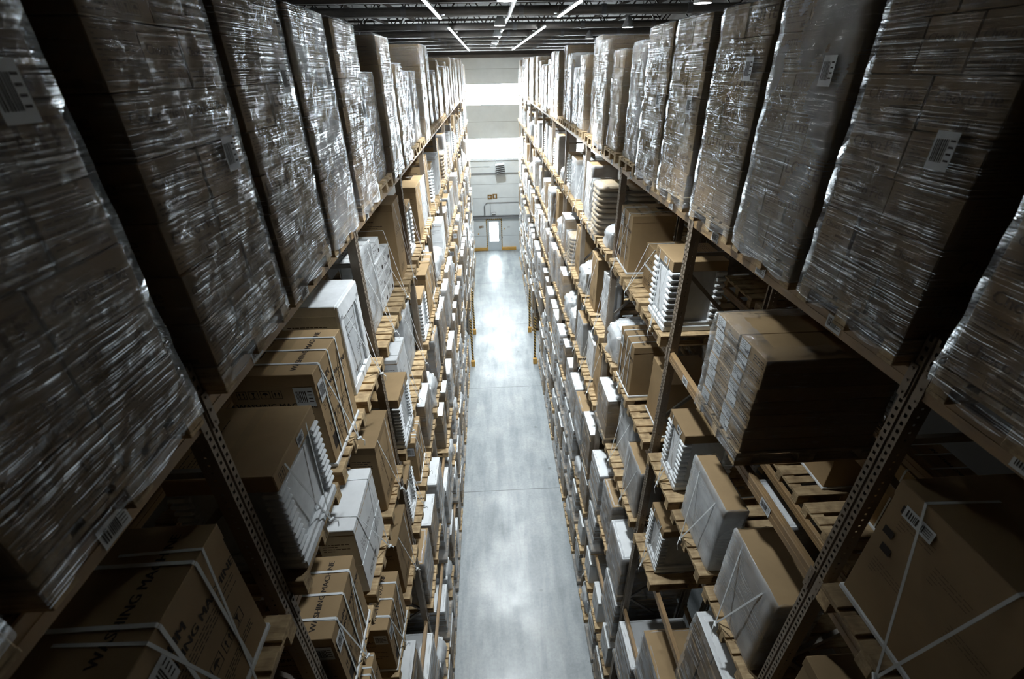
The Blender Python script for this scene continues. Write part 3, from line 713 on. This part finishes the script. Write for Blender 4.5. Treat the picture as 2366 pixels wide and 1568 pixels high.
SPEC = {  # the loads one can make out in the photograph
 ('L', 0, -1, 2): 'top1', ('L', 0, -1, 1): 'top0', ('L', 0, 0, 0): 'top0', ('L', 0, 0, 1): 'top1', ('L', 0, 0, 2): 'top3', ('L', 0, 1, 0): 'top2',
 ('R', 0, -1, 2): 'top2', ('R', 0, -1, 1): 'top0', ('R', 0, 0, 0): 'top0', ('R', 0, 0, 1): 'top3', ('R', 0, 0, 2): 'top1', ('R', 0, 1, 0): 'top2', ('R', 0, 1, 1): 'top0',
 ('L', 1, -1, 2): 'wm1', ('L', 1, 0, 0): 'foam2', ('L', 1, 0, 1): 'wm0', ('L', 1, 0, 2): 'wbox0f',
 ('L', 1, 1, 0): 'pan0', ('L', 1, 1, 1): 'pile', ('L', 1, 1, 2): 'tall0', ('L', 1, 2, 0): 'foam1', ('L', 1, 2, 1): 'tall2', ('L', 1, 2, 2): 'pan1', ('L', 1, 3, 0): 'tall0', ('L', 1, 3, 1): 'foam1', ('L', 1, 3, 2): 'wbox0',
 ('L', 2, 0, 0): 'wm2', ('L', 2, 0, 1): 'wbox0', ('L', 2, 0, 2): 'tall2', ('L', 2, 1, 0): 'foam2', ('L', 2, 1, 1): 'wbox1', ('L', 2, 1, 2): 'pan0', ('L', 2, 2, 0): 'foam0', ('L', 2, 2, 1): 'tall2', ('L', 2, 2, 2): 'wm1', ('L', 2, -1, 2): 'tall2',
 ('L', 3, 0, 0): 'wm1', ('L', 3, 0, 1): 'wm2', ('L', 3, 0, 2): 'tall2', ('L', 3, 1, 0): 'foam1', ('L', 3, 1, 1): 'wm1', ('L', 3, 1, 2): 'low1',
 ('L', 4, 0, 0): 'low0', ('L', 4, 0, 1): 'low2', ('L', 5, 0, 2): 'board0', ('L', 5, 0, 1): 'board2', ('L', 4, 1, 0): 'low3', ('L', 4, 1, 1): 'low1', ('L', 4, 1, 2): 'board0',
 ('R', 1, -1, 2): 'bigwm', ('R', 1, 0, 1): 'eac', ('R', 1, 1, 0): 'foam0', ('R', 1, 1, 1): 'tall2b', ('R', 1, 1, 2): 'wm1', ('R', 1, 2, 0): 'lump2', ('R', 1, 2, 1): 'sack0', ('R', 1, 2, 2): 'tall1', ('R', 1, 3, 0): 'pan0', ('R', 1, 3, 1): 'pan1', ('R', 1, 3, 2): 'foam1', ('R', 1, 4, 0): 'lump2', ('R', 1, 4, 1): 'tall1', ('R', 1, 4, 2): 'foam1',
 ('R', 2, 0, 0): 'pan2', ('R', 2, 0, 1): 'pan1', ('R', 2, 0, 2): 'foam1', ('R', 2, 1, 0): 'plainwm', ('R', 2, 1, 1): 'wm0', ('R', 2, 1, 2): 'lump1', ('R', 2, 2, 0): 'pan0', ('R', 2, 2, 1): 'tall0', ('R', 2, 2, 2): 'lump1', ('R', 2, 3, 0): 'tall0', ('R', 2, 3, 1): 'sack1', ('R', 2, -1, 2): 'tall2',
 ('R', 3, 0, 0): 'low2', ('R', 3, 0, 2): 'foam1', ('R', 3, 1, 0): 'pan2', ('R', 3, 1, 1): 'pan0', ('R', 3, 1, 2): 'low4', ('R', 3, 2, 0): 'tall0', ('R', 3, 2, 1): 'wbox1',
 ('R', 4, 0, 1): 'board2', ('R', 4, 1, 0): 'low0', ('R', 4, 1, 1): 'low3', ('R', 4, 1, 2): 'board0', ('R', 5, 0, 2): 'board0', ('R', 5, 0, 1): 'board1',
 ('RB', 1, 1, 0): 'foam0', ('RB', 1, 1, 1): 'foam2', ('RB', 1, 0, 2): 'foam0', ('RB', 2, 0, 1): 'wm0', ('RB', 2, 0, 2): 'plainwm', ('RB', 0, 0, 0): 'top0', ('RB', 0, -1, 2): 'top2',
}
MIX = {1: ['tall0', 'foam1', 'wbox0', 'pan0', 'tall1', 'pan1', 'wm1', 'foam0', 'sack1', 'wbox1', 'lump1'],
       2: ['tall0', 'wbox0', 'foam1', 'pan2', 'wm1', 'low1', 'lump1', 'wbox1', 'low0', 'tall2', 'pan1', 'lump0'],
       3: ['low0', 'low1', 'low2', 'low3', 'wbox0', 'board0', 'low4', 'pan1', 'lump1', 'wm2', 'low5'],
       4: ['low0', 'low2', 'low3', 'board0', 'board2', 'low5', 'low1', 'board3'],
       5: ['low4', 'board1', 'board3', 'low1', 'lump0', 'board0'], 6: ['low4', 'board1', 'lump1', 'low1', 'board3', 'wbox2'], 7: ['low4', 'board1', 'board3', 'low1', 'lump1']}
MAXH = {4: 1.7, 5: 1.08, 6: 1.15, 7: .98}
proto('wbox0f', slab_box(rr(95), 'wrapped_appliance', .60, .50, .95, .14, 'milky_panel', capmat='foam', tied=True, split=False)); LAB['wboxf'] = 'white appliance in milky film with tie strap'
proto('tall2b', slab_box(rr(96), 'tall_carton', .42, .5, .62, .22, 'cardboard_grey', band=(.5,)))
proto('bigwm', washer_carton(rr(97), w=.74, d=.66, h=.90, inset=.10, straps=0, tied=True, textual=False))
_m = MB(); _o, _x, _z = (-.0955, 0, .45), (0, 1, 0), (0, 0, 1)
barlabel(_m, (-.093, -.20, .78), _x, _z, .17, .075, rr(98)); _m.build('shipping_label', P['bigwm'][0])
_m = MB()
for (_u, _v) in ((-.28, .30), (-.05, .22), (.12, .05), (-.30, -.05)): lines(_m, _o, _x, _z, _u, _u + .2, _v, 5, .022, .005, rr(99), 'print')
for (_u, _v) in ((-.30, .30), (-.33, .12), (-.30, .02)): rect(_m, _o, _x, _z, _u, _u + .06, _v, _v + .05, 'ink')
_m.build('print', P['bigwm'][0])
for k, b in (('wbox0f', ('white appliance in milky film, tied down', 'appliance', 'film covered appliances')), ('bigwm', ('large plain brown appliance carton', 'carton', GRP['wm'])), ('tall2b', ('low dark brown carton with paper band', 'carton', GRP['tall']))):
    LAB[k], CAT[k], GRP[k] = b

def base(k):
    if k in LAB: return k
    return k.rstrip('0123456789')
def use(key, loc, rz):
    o, used = P[key]
    if used: o = copy_tree(o)
    else: P[key][1] = True
    o.location = loc; o.rotation_euler = (0, 0, rz); return o
npal = 0; rest = []; nk = {}
DETAIL_BACK = {}
for key in slots:
    side, lv, bay, s = key; loc, rz = place(*key)
    h = hash((side == 'L', lv, bay, s)) ; r = random.Random((lv * 1000 + bay * 37 + s * 7 + (500 if side in ('L', 'LB') else 0)))
    # pallet
    if npal < 300:
        npal += 1
        if dist(key) < 9.5:
            p = empty('wooden_pallet', loc, rz)
            for me, nm in zip(PMESH, ('deck_boards', 'runner', 'runner', 'runner')): put(nm, me, p)
        else: p = put('wooden_pallet', PONE, None, loc, rz)
        tag(p, 'wooden pallet, ' + where(*key), 'pallet', 'wooden pallets on the racks')
    else: rest.append((loc, rz))
    pk = SPEC.get(key)
    if pk is None:
        if side in ('RB', 'LB') and lv: pk = r.choice(['low0', 'low2', 'wm1', 'plainwm', 'low1'])
        elif lv == 0: pk = 'topf%d' % r.randrange(7)
        else: pk = r.choice(MIX[lv])
        if lv > 0 and lv < 4 and r.random() < .06: continue
    if lv == 5 and pk in ('low2',): pk = 'low4'
    if lv >= 5 and pk in ('board0', 'board2', 'low0', 'low3') : pk = {'board0': 'board0', 'board2': 'board1', 'low0': 'low4', 'low3': 'low1'}[pk]
    wr = base(pk) in ('top', 'topf', 'low', 'board', 'sack', 'eac')
    l2 = (loc[0], loc[1] + (r.uniform(-.02, .02) if key not in SPEC and not wr else 0), loc[2] + .0012)
    if key == ('R', 1, 0, 1): l2 = (l2[0], 3.10, l2[2])
    o = use(pk, l2, rz + (r.uniform(-.02, .02) if lv and not wr else 0))
    b = base(pk); tag(o, LAB[b] + ', ' + where(*key), CAT[b], GRP[b])
    if lv == 0 and key not in SPEC or b in ('low', 'board'):
        pass
if rest:
    m = MB(); k = m.m('pallet_wood')
    for (loc, rz) in rest:
        c, sn = math.cos(rz), math.sin(rz); o = len(m.v)
        m.v += [(loc[0] + c * x - sn * y, loc[1] + sn * x + c * y, loc[2] + z) for (x, y, z) in allm.v]; m.f += [tuple(o + i for i in f) for f in allm.f]; m.mi += [0] * len(allm.f)
    o = m.build('wooden_pallets'); tag(o, 'remaining small distant wooden pallets low on both racks', 'pallet', 'wooden pallets on the racks', 'stuff')
for k, (o, used) in P.items():
    if not used:
        for ch in kids(o):
            for g in kids(ch): bpy.data.objects.remove(g)
            bpy.data.objects.remove(ch)
        bpy.data.objects.remove(o)

# ------------------------------------------------------------------ rack steel
def post_mesh(h):
    """omega section with two rows of square holes in the front, one row of small ones in each flank; front at x=0, faces +x"""
    m = MB(); k = 'post_steel'; W = .05; D = .09
    def strip(p0, p1, z0, z1): m.quad([(p0[0], p0[1], z0), (p1[0], p1[1], z0), (p1[0], p1[1], z1), (p0[0], p0[1], z1)], k)
    n = int(h / .05)
    prof = [((0, -W), (0, -.038), 0), ((0, -.038), (0, -.020), 1), ((0, -.020), (0, -.008), 0), ((0, -.008), (-.010, -.005), 0), ((-.010, -.005), (-.010, .005), 0), ((-.010, .005), (0, .008), 0),
            ((0, .008), (0, .020), 0), ((0, .020), (0, .038), 1), ((0, .038), (0, W), 0)]
    for a, b, hole in prof:
        if not hole: strip(a, b, 0, h)
        else:
            for i in range(n): strip(a, b, i * .05, i * .05 + .030)
    for sg in (-1, 1):
        y = sg * W
        q = [((-D, y), (-.052, y), 0), ((-.052, y), (-.040, y), 1), ((-.040, y), (0, y), 0)]
        for a, b, hole in q:
            if sg < 0: pass
            else: a, b = b, a
            if not hole: strip(a, b, 0, h)
            else:
                for i in range(n): strip(a, b, i * .05, i * .05 + .038)
        a, b = (-D, y), (-D, sg * .028)
        strip(a, b, 0, h)
    return m.mesh('post')
HP = 10.91; POST = post_mesh(HP)
def brace_m(z0, z1, D):
    m = MB(); m.bar((-.09, 0, z0), (-D + .09, 0, z1), .03, .04, 'brace_steel'); return m.mesh('brace')
BR = [brace_m(z, z + (.95 if i % 2 == 0 else -.95) * 1, 1.1) if 0 else brace_m(*((z, z + .95) if i % 2 == 0 else (z + .95, z)), 1.1) for i, z in enumerate([.3 + .98 * q for q in range(10)])]
BH = [brace_m(z, z, 1.1) for z in (.25, 5.1, 10.3)]
fm = MB(); fm.box(-.12, .03, -.07, .07, 0, .008, 'post_steel', .002)
for a in (-.05, .05): fm.tube((.015, a, .008), (.015, a, .02), .008, 'post_steel', 6)
FOOT = fm.mesh('foot_plate')
def frame(side, i):
    x = {'L': LX, 'R': RX, 'RB': 3.42 + 1.11, 'LB': -2.74 - 1.11}[side]; rz = {'L': 0, 'R': PI, 'RB': 0, 'LB': PI}[side]; y = Y0 + BAY * i
    r = empty('upright_frame', (x, y, 0), rz)
    put('front_post', POST, r); o = put('rear_post', POST, r, (-1.1, 0, 0), PI)
    for b in BR + BH: put('brace', b, r)
    put('foot_plate', FOOT, r); put('foot_plate', FOOT, r, (-1.1, 0, 0), PI)
    tag(r, f"perforated steel upright frame of the {SIDEW[side]}, {ORD[i + 1]} from the camera", 'rack upright', 'rack upright frames', 'thing')
for i in range(-1, NB + 1):
    frame('L', i); frame('R', i)
for i in range(0, 4): frame('RB', i)
for i in range(0, 3): frame('LB', i)

def beam_mesh():
    m = MB(); L = BAY - .104
    # stepped box section, front at x=0
    m.box(-.045, 0, -L / 2, L / 2, -.115, -.002, 'beam_paint', .006)
    m.box(-.052, -.020, -L / 2, L / 2, -.012, 0, 'beam_paint', .003)
    m.box(-.001, .003, -L / 2, L / 2, -.075, -.055, 'beam_paint', .001)
    a = m.mesh('beam_body')
    cs = []
    for sg in (-1, 1):
        c = MB(); y = sg * (L / 2 + .012)
        c.box(.001, .007, y - .022, y + .022, -.155, .035, 'post_steel', .001)
        for z in (-.13, -.06, .01): c.tube((.006, y, z), (.013, y, z), .007, 'post_steel', 6)
        cs.append(c.mesh('connector'))
    return a, cs
BEAM, CON = beam_mesh()
lm_ = MB(); barlabel(lm_, (.0045, 0, -.055), (0, 1, 0), (0, 0, 1), .13, .085, rr(3)); BL = lm_.mesh('location_label')
def beam(side, i, lv, rear):
    x = {'L': LX, 'R': RX, 'RB': 3.42 + 1.11, 'LB': -2.74 - 1.11}[side]; sg = 1 if side in ('L', 'RB') else -1
    y = Y0 + BAY * (i + .5); rz = 0 if sg > 0 else PI
    if rear: x -= sg * 1.10; rz += PI
    r = empty('rack_beam', (x, y, LEV[lv] - .002), rz)
    put('beam_body', BEAM, r)
    for c in CON: put('connector', c, r)
    if not rear and i < 3 and lv < 3 and side in 'LR':
        for yy in (-.85, -.05, .80): put('location_label', BL, r, (0, yy, 0))
    tag(r, f"painted steel {'rear' if rear else 'front'} beam of the {SIDEW[side]}, {TIER[lv]}, {ORD[i + 1]} bay", 'rack beam', 'rack beams', 'thing')
for side in 'LR':
    for lv in range(7):
        for i in range(-1, NB):
            if i == -1 and lv > 2: continue
            if lv == 6 and i == 6: continue
            beam(side, i, lv, False)
            if i < 5 and lv < 6: beam(side, i, lv, True)
for side, bays in (('RB', (0, 1, 2)), ('LB', (0, 1))):
    for i in (-1,) + bays:
        for lv in range(4 if side == 'RB' else 3):
            beam(side, i, lv, False); beam(side, i, lv, True)
frame('RB', -1); frame('LB', -1)

# guards at the cross passage
def guard(side, y, big):
    x = LX + .22 if side == 'L' else RX - .22
    r = empty('corner_guard', (x, y, 0)); m = MB()
    m.box(-.05, .05, -.012, .012, 0, 2.4, 'hazard_stripes', .002); m.box(-.05, -.038, -.05, .05, 0, 2.4, 'hazard_stripes', .002); m.build('striped_angle', r)
    m = MB(); m.box(-.09, .09, -.20, -.05, 0, .28, 'kick_yellow', .01); m.build('bumper', r)
    tag(r, f"black and yellow corner guard on the {SIDEW[side]} at the cross passage, {big} side", 'corner guard', 'corner guards')
for side in 'LR':
    guard(side, Y0 + BAY * 6 - .12, 'near'); guard(side, Y0 + BAY * 7 + .12, 'far')

# ------------------------------------------------------------------ shell
XL, XR = -6.0, 8.0
def sbox(name, x0, x1, y0, y1, z0, z1, mat):
    m = MB(); m.box(x0, x1, y0, y1, z0, z1, mat); return struct(m.build(name))
sbox('floor', XL, XR, -6, WALLY + .3, -.1, 0, 'concrete_floor')
sbox('ceiling', XL, XR, -6, WALLY + .3, 14.1, 14.2, 'deck_dark')
sbox('wall_left', XL - .1, XL, -6, WALLY + .3, 0, 14.1, 'wall_dark')
sbox('wall_right', XR, XR + .1, -6, WALLY + .3, 0, 14.1, 'wall_dark')
m = MB(); W = WALLY; DX0, DX1, DZ = -.27, .60, 2.27
for (x0, x1, z0, z1) in ((XL, DX0 - .06, 0, 2.33), (DX1 + .06, XR, 0, 2.33), (XL, XR, 2.33, 6.60), (XL, XR, 7.93, 9.93), (XL, XR, 11.18, 12.62)):
    m.box(x0, x1, W, W + .2, z0, z1, 'wall_panel')
for z in (4.9, 8.95, 3.95, 12.0, 1.15): m.box(XL, XR, W - .004, W, z - .008, z + .008, 'rail_grey')
m.box(XL, XR, W, W + .2, 12.62, 14.1, 'wall_dark')
struct(m.build('wall_far'))
for i, (z0, z1) in enumerate(((9.93, 11.18), (6.60, 7.93))):
    r = struct(empty('window_%d' % (i + 1), (0, W, z0)))
    m = MB(); m.box(XL, XR, .10, .12, 0, z1 - z0, 'daylight_pane'); m.build('pane', r)
    m = MB(); m.box(XL, XR, .02, .10, 0, .03, 'rail_grey'); m.box(XL, XR, .02, .10, z1 - z0 - .03, z1 - z0, 'rail_grey')
    m.build('window_frame', r)
# door
d = struct(empty('door_1', (0, W, 0))); m = MB()
m.box(DX0 - .06, DX0 + .10, .0, .06, 0, 2.33, 'door_grey', .004); m.box(DX1 - .12, DX1 + .06, .0, .06, 0, 2.33, 'door_grey', .004); m.box(DX0 + .1, DX1 - .12, 0, .06, 2.20, 2.33, 'door_grey', .004); m.box(DX0 + .1, DX1 - .12, 0, .06, 0, .72, 'door_grey', .004)
m.build('door_leaf', d)
m = MB(); m.box(DX0 + .1, DX1 - .12, .02, .04, .72, 2.20, 'door_pane'); m.build('glass', d)
m = MB(); m.tube((DX1 - .05, -.05, 1.02), (DX1 - .05, -.05, 1.16), .012, 'dark_grey', 8); m.tube((DX1 - .05, 0, 1.03), (DX1 - .05, -.05, 1.03), .01, 'dark_grey', 8); m.build('door_handle', d)
m = MB(); m.box(DX0 - .16, DX0 - .08, -.02, .0, 0, 2.42, 'hazard_stripes'); m.box(DX1 + .08, DX1 + .16, -.02, 0, 0, 2.5, 'hazard_stripes'); m.box(DX0 - .16, DX1 + .16, -.02, 0, 2.36, 2.44, 'hazard_stripes')
struct(m.build('trim_1', None, (0, W, 0)))
m = MB(); m.box(XL, XR, W - .10, W, 2.46, 2.62, 'rail_grey', .01); m.box(XL, XR, W - .12, W, 2.66, 2.70, 'rail_grey'); struct(m.build('trim_2'))
m = MB(); m.box(XL, XR, W - .05, W, 5.60, 5.68, 'rail_grey', .005); m.box(XL, XR, W - .05, W, 6.48, 6.52, 'rail_grey', .005); m.box(XL, 0, W - .03, W, 6.1, 6.14, 'door_grey'); struct(m.build('trim_3'))
m = MB(); m.box(XL, XR, W - .3, W, 12.60, 12.78, 'joist_steel', .01); struct(m.build('trim_4'))
for (x0, x1) in ((-1.6, -.34), (.68, 1.80)):
    m = MB(); m.box(x0, x1, W - .10, W - .02, .02, .26, 'kick_yellow', .01)
    o = m.build('kick_barrier'); tag(o, f"yellow kick board at the wall foot {'left' if x0 < 0 else 'right'} of the door", 'kick board', 'yellow kick boards')
def sign(x, z, s, kind, label):
    r = empty('wall_sign', (x, W - .012, z)); m = MB(); m.box(-s / 2, s / 2, -.005, .01, -s / 2, s / 2, 'sign_brown', .002); m.build('sign_plate', r)
    m = MB(); o = (0, -.008, 0); ux, uy = (1, 0, 0), (0, 0, 1)
    if kind == 'arrow':
        rect(m, o, ux, uy, -.2 * s, .32 * s, -.07 * s, .07 * s, 'label_white'); m.quad([(-.36 * s, -.008, 0), (-.05 * s, -.008, -.27 * s), (-.05 * s, -.008, .27 * s)], 'label_white')
    else:
        rect(m, o, ux, uy, -.08 * s, .14 * s, -.34 * s, .34 * s, 'label_white'); rect(m, o, ux, uy, -.2 * s, -.14 * s, -.1 * s, .2 * s, 'label_white')
    m.build('pictogram', r); tag(r, label, 'sign')
sign(-.06, 4.02, .33, 'arrow', 'square brown sign with white arrow on the far wall')
sign(.30, 4.06, .33, 'man', 'square brown exit sign with white door symbol on the far wall')
sign(-.86, 1.83, .15, 'arrow', 'small brown arrow sign on the wall left of the door'); sign(-.70, 1.85, .15, 'man', 'small brown exit symbol sign beside the small arrow sign')
m = MB(); m.box(1.15, 1.36, W - .014, W, 1.72, 1.86, 'label_white', .002); m.box(1.17, 1.34, W - .016, W - .013, 1.74, 1.755, 'ink'); m.box(1.17, 1.34, W - .016, W - .013, 1.82, 1.835, 'ink'); tag(m.build('notice_plate'), 'small white notice plate on the wall right of the door', 'notice')
for x, z, l in ((-1.02, 1.32, 'small round yellow alarm button left of the door'), (.95, 1.66, 'small round yellow alarm button right of the door')):
    m = MB(); m.tube((x, W, z), (x, W - .03, z), .045, 'kick_yellow', 16); tag(m.build('alarm_button'), l, 'button', 'yellow alarm buttons')
for x, z, l in ((.74, 1.52, 'small dark switch above the other one, right of the door'), (.76, 1.02, 'small dark switch low on the wall right of the door')):
    m = MB(); m.box(x - .03, x + .03, W - .03, W, z - .04, z + .04, 'dark_grey', .004); m.box(x - .01, x + .01, W - .04, W - .03, z - .015, z + .015, 'rail_grey', .002); tag(m.build('wall_switch'), l, 'switch', 'wall switches')
# louvred heater unit on its bracket
r = empty('fan_heater', (.74, W - .32, 5.98)); r.rotation_euler = (.25, -.12, .0); m = MB(); m.box(-.31, .31, -.12, .14, -.34, .34, 'rail_grey', .01); m.build('housing', r)
m = MB()
for i in range(9): m.box(-.28, .28, -.14, -.12, -.30 + i * .068, -.27 + i * .068, 'door_grey' if i % 2 else 'dark_grey', 0, ('X', .5))
m.build('louvres', r); m = MB(); m.box(-.03, .03, .14, .30, -.05, .05, 'rail_grey', .003); m.bar((-.2, .1, .3), (-.25, .30, .5), .03, .03, 'rail_grey'); m.build('bracket', r)
tag(r, 'grey louvred fan heater hanging askew below the lower window strip', 'heater')
# conduit and lamp over the door
m = MB(); m.tube((-.48, W - .07, 2.75), (-.48, W - .07, 3.4), .05, 'rail_grey', 10); m.tube((-.48, W - .03, 3.42), (-.30, W - .03, 3.62), .022, 'rail_grey', 8); m.tube((-.30, W - .03, 3.62), (XR - .1, W - .03, 3.62), .018, 'rail_grey', 8); m.tube((-.06, W - .03, 3.62), (-.06, W - .03, 2.7), .014, 'rail_grey', 8)
tag(m.build('cable_conduit'), 'thin grey cable conduit running along the wall above the door', 'conduit')
m = MB(); m.box(.02, .34, W - .12, W, 2.78, 2.94, 'rail_grey', .008); m.box(.05, .31, W - .125, W - .115, 2.81, 2.91, 'label_white', .002); tag(m.build('wall_lamp'), 'small box lamp on the wall above the door', 'lamp')

# ceiling works: joists across, pipes, thin rails with added glow
SPOT = 2500.0
def lattice(y, z0, z1, idx):
    r = empty('roof_truss', (0, y, z0)); m = MB()
    m.box(XL, XR, -.05, .05, 0, .09, 'joist_steel', .004); m.box(XL, XR, -.05, .05, z1 - z0 - .09, z1 - z0, 'joist_steel', .004); m.build('chords', r)
    m = MB(); x = XL; k = 0
    while x < XR - .5:
        m.bar((x, 0, .05 if k % 2 == 0 else z1 - z0 - .05), (x + .5, 0, z1 - z0 - .05 if k % 2 == 0 else .05), .035, .035, 'joist_steel'); x += .5; k += 1
    m.build('lattice', r); tag(r, f"dark steel lattice roof truss, {ORD[idx]} from the camera", 'roof truss', 'roof trusses')
for i, y in enumerate((12.4, 15.6, 18.8, 22.0, 25.2, 28.4, 31.6, 33.6)): lattice(y, 13.25, 13.95, i)
for i, (y, z, rad) in enumerate(((13.6, 13.2, .10), (16.4, 13.08, .085), (17.6, 13.2, .05), (20.6, 13.12, .10), (23.6, 13.1, .06), (26.8, 13.1, .08), (30.0, 13.05, .06), (32.6, 13.0, .07))):
    m = MB(); m.tube((XL, y, z), (XR, y, z), rad, 'pipe_grey', 16)
    for x in (-4, -1.9, .9, 2.9, 5): m.tube((x - .06, y, z), (x + .06, y, z), rad * 1.15, 'rail_grey', 16); m.tube((x, y, z), (x, y, 14.1), .01, 'joist_steel', 6)
    tag(m.build('ceiling_pipe'), f"grey pipe running across under the roof, {ORD[i]} from the camera", 'pipe', 'ceiling pipes')
# sloping braces and a duct along the aisle
m = MB(); pts = [(.62, 9.0 + i * 2.2, 13.12 + (.06 if i % 2 else 0)) for i in range(12)]
for p, q in zip(pts[:-1], pts[1:]): m.tube(p, q, .05, 'lamp_housing', 10)
tag(m.build('flexible_duct'), 'pale flexible duct running along above the aisle', 'duct')
for i, (x0, y0, x1, y1) in enumerate(((-3.2, 13.2, -2.0, 16.2), (-4.4, 15.0, -3.0, 18.6), (4.6, 12.6, 3.2, 16.0), (5.6, 15.4, 4.2, 19.0), (-2.6, 19.5, -3.6, 23.0))):
    m = MB(); m.bar((x0, y0, 13.75), (x1, y1, 13.25), .07, .07, 'joist_steel'); tag(m.build('roof_brace'), f"sloping steel brace under the roof, {'left' if x0 < 0 else 'right'} of the aisle, {ORD[i]} in depth", 'roof brace', 'roof braces')
def strip(x, y0, y1, side, idx, z=12.93):  # thin rails, not lamps; their glow is added to brighten the top stacks
    r = empty('glow_rail', (x, (y0 + y1) / 2, z)); h = (y1 - y0) / 2 - .04
    m = MB(); m.box(-.024, .024, -h, h, .015, .05, 'lamp_housing', .004); m.build('housing', r)
    m = MB(); m.box(-.020, .020, -h + .02, h - .02, -.006, .014, 'rail_glow'); m.build('diffuser', r)  # added glowing underside of the rail
    m = MB(); m.tube((0, -h + .1, .06), (0, -h + .1, 14.1 - z), .006, 'joist_steel', 6); m.tube((0, h - .1, .06), (0, h - .1, 14.1 - z), .006, 'joist_steel', 6); m.bar((-.10, h - .05, .07), (.10, h - .05, .07), .02, .02, 'lamp_housing'); m.build('hanger', r)
    tag(r, f"long thin rail with added glow over the aisle's {side} side, {ORD[idx]} from the camera", 'strip light', 'glowing rails over the aisle')
for side, x in (('left', -.92), ('right', 1.6)):
    for i, (a, b) in enumerate(((6.2, 9.1), (9.2, 12.1), (14.6, 17.4), (17.5, 20.3), (20.4, 23.2), (23.3, 26.1), (26.2, 29.0), (29.1, 31.9))): strip(x, a, b, side, i)
def bay_lamp(x, y, lab, z=13.0, watts=SPOT):
    r = empty('bay_lamp', (x, y, z)); m = MB(); N = 24; k = m.m('lamp_housing')
    prof = ((.15, -.02), (.155, .0), (.13, .08), (.07, .20), (.03, .24), (.0, .24)); o = len(m.v)
    for (rad, zz) in prof:
        for i in range(N): m.v.append((rad * math.cos(2 * PI * i / N), rad * math.sin(2 * PI * i / N), zz))
    for q in range(len(prof) - 1):
        for i in range(N): a = q * N + i; b = q * N + (i + 1) % N; m.f.append((a, b, b + N, a + N)); m.mi.append(k)
    m.build('reflector', r, smooth=True)
    m = MB(); m.tube((0, 0, .0), (0, 0, .02), .12, 'bay_diffuser', 20); m.build('diffuser', r)
    m = MB(); m.tube((0, 0, .24), (0, 0, 14.1 - z), .006, 'joist_steel', 6); m.build('hanger', r)
    li = bpy.data.lights.new('lamp_light', 'SPOT'); li.energy = watts; li.color = (.90, .965, 1.0); li.spot_size = math.radians(96); li.spot_blend = .75; li.shadow_soft_size = .12
    lo = bpy.data.objects.new('lamp_light', li); COL.objects.link(lo); lo.parent = r; lo.location = (0, 0, -.05)
    tag(r, lab, 'lamp', 'round bay lamps')
for i, (x, y, wt) in enumerate(((3.75, 9.6, .5), (3.9, 15.0, .5), (3.9, 20.5, .5))): bay_lamp(x, y, f"round bay lamp above the right rack, {ORD[i]} from the camera", 12.93, SPOT * wt)
for i, (x, y, wt) in enumerate(((.35, 4.6, .36), (.38, 9.6, 1.15), (.42, 14.8, 1.5), (.45, 19.6, 1.5), (.45, 24.6, 1.5), (.45, 29.6, 1.5))): bay_lamp(x, y, f"round bay lamp over the middle of the aisle, {ORD[i]} from the camera", 13.0, SPOT * wt)  # the two farthest are added to brighten the wall and low far end

# ------------------------------------------------------------------ world, camera
w = bpy.data.worlds.new('world'); scn.world = w; w.use_nodes = True
w.node_tree.nodes['Background'].inputs[0].default_value = (.012, .009, .006, 1); w.node_tree.nodes['Background'].inputs[1].default_value = 1.0
cam = bpy.data.cameras.new('camera'); co = bpy.data.objects.new('camera', cam); COL.objects.link(co)
F = Vector((0.03390737, 0.86340597, -0.50336908)); Rt = Vector((0.99867604, -0.04876552, -0.0163736)); U = Rt.cross(F)
co.matrix_world = Matrix(((Rt.x, U.x, -F.x, 0), (Rt.y, U.y, -F.y, 0), (Rt.z, U.z, -F.z, 12), (0, 0, 0, 1)))
cam.sensor_width = 36; cam.lens = 1074.4 / 2366 * 36; cam.clip_start = .05
cam.dof.use_dof = True; cam.dof.focus_distance = 5.0; cam.dof.aperture_fstop = 2.0
scn.camera = co
scn.view_settings.view_transform = 'Standard'; scn.view_settings.look = 'None'; scn.view_settings.gamma = 1; scn.view_settings.use_curve_mapping = False
scn.view_settings.exposure = 0.0
c = scn.cycles; c.adaptive_threshold = .05; c.use_light_tree = False
c.max_bounces = 5; c.diffuse_bounces = 3; c.glossy_bounces = 2; c.transmission_bounces = 2; c.transparent_max_bounces = 12; c.sample_clamp_indirect = 4; c.caustics_reflective = False; c.caustics_refractive = False
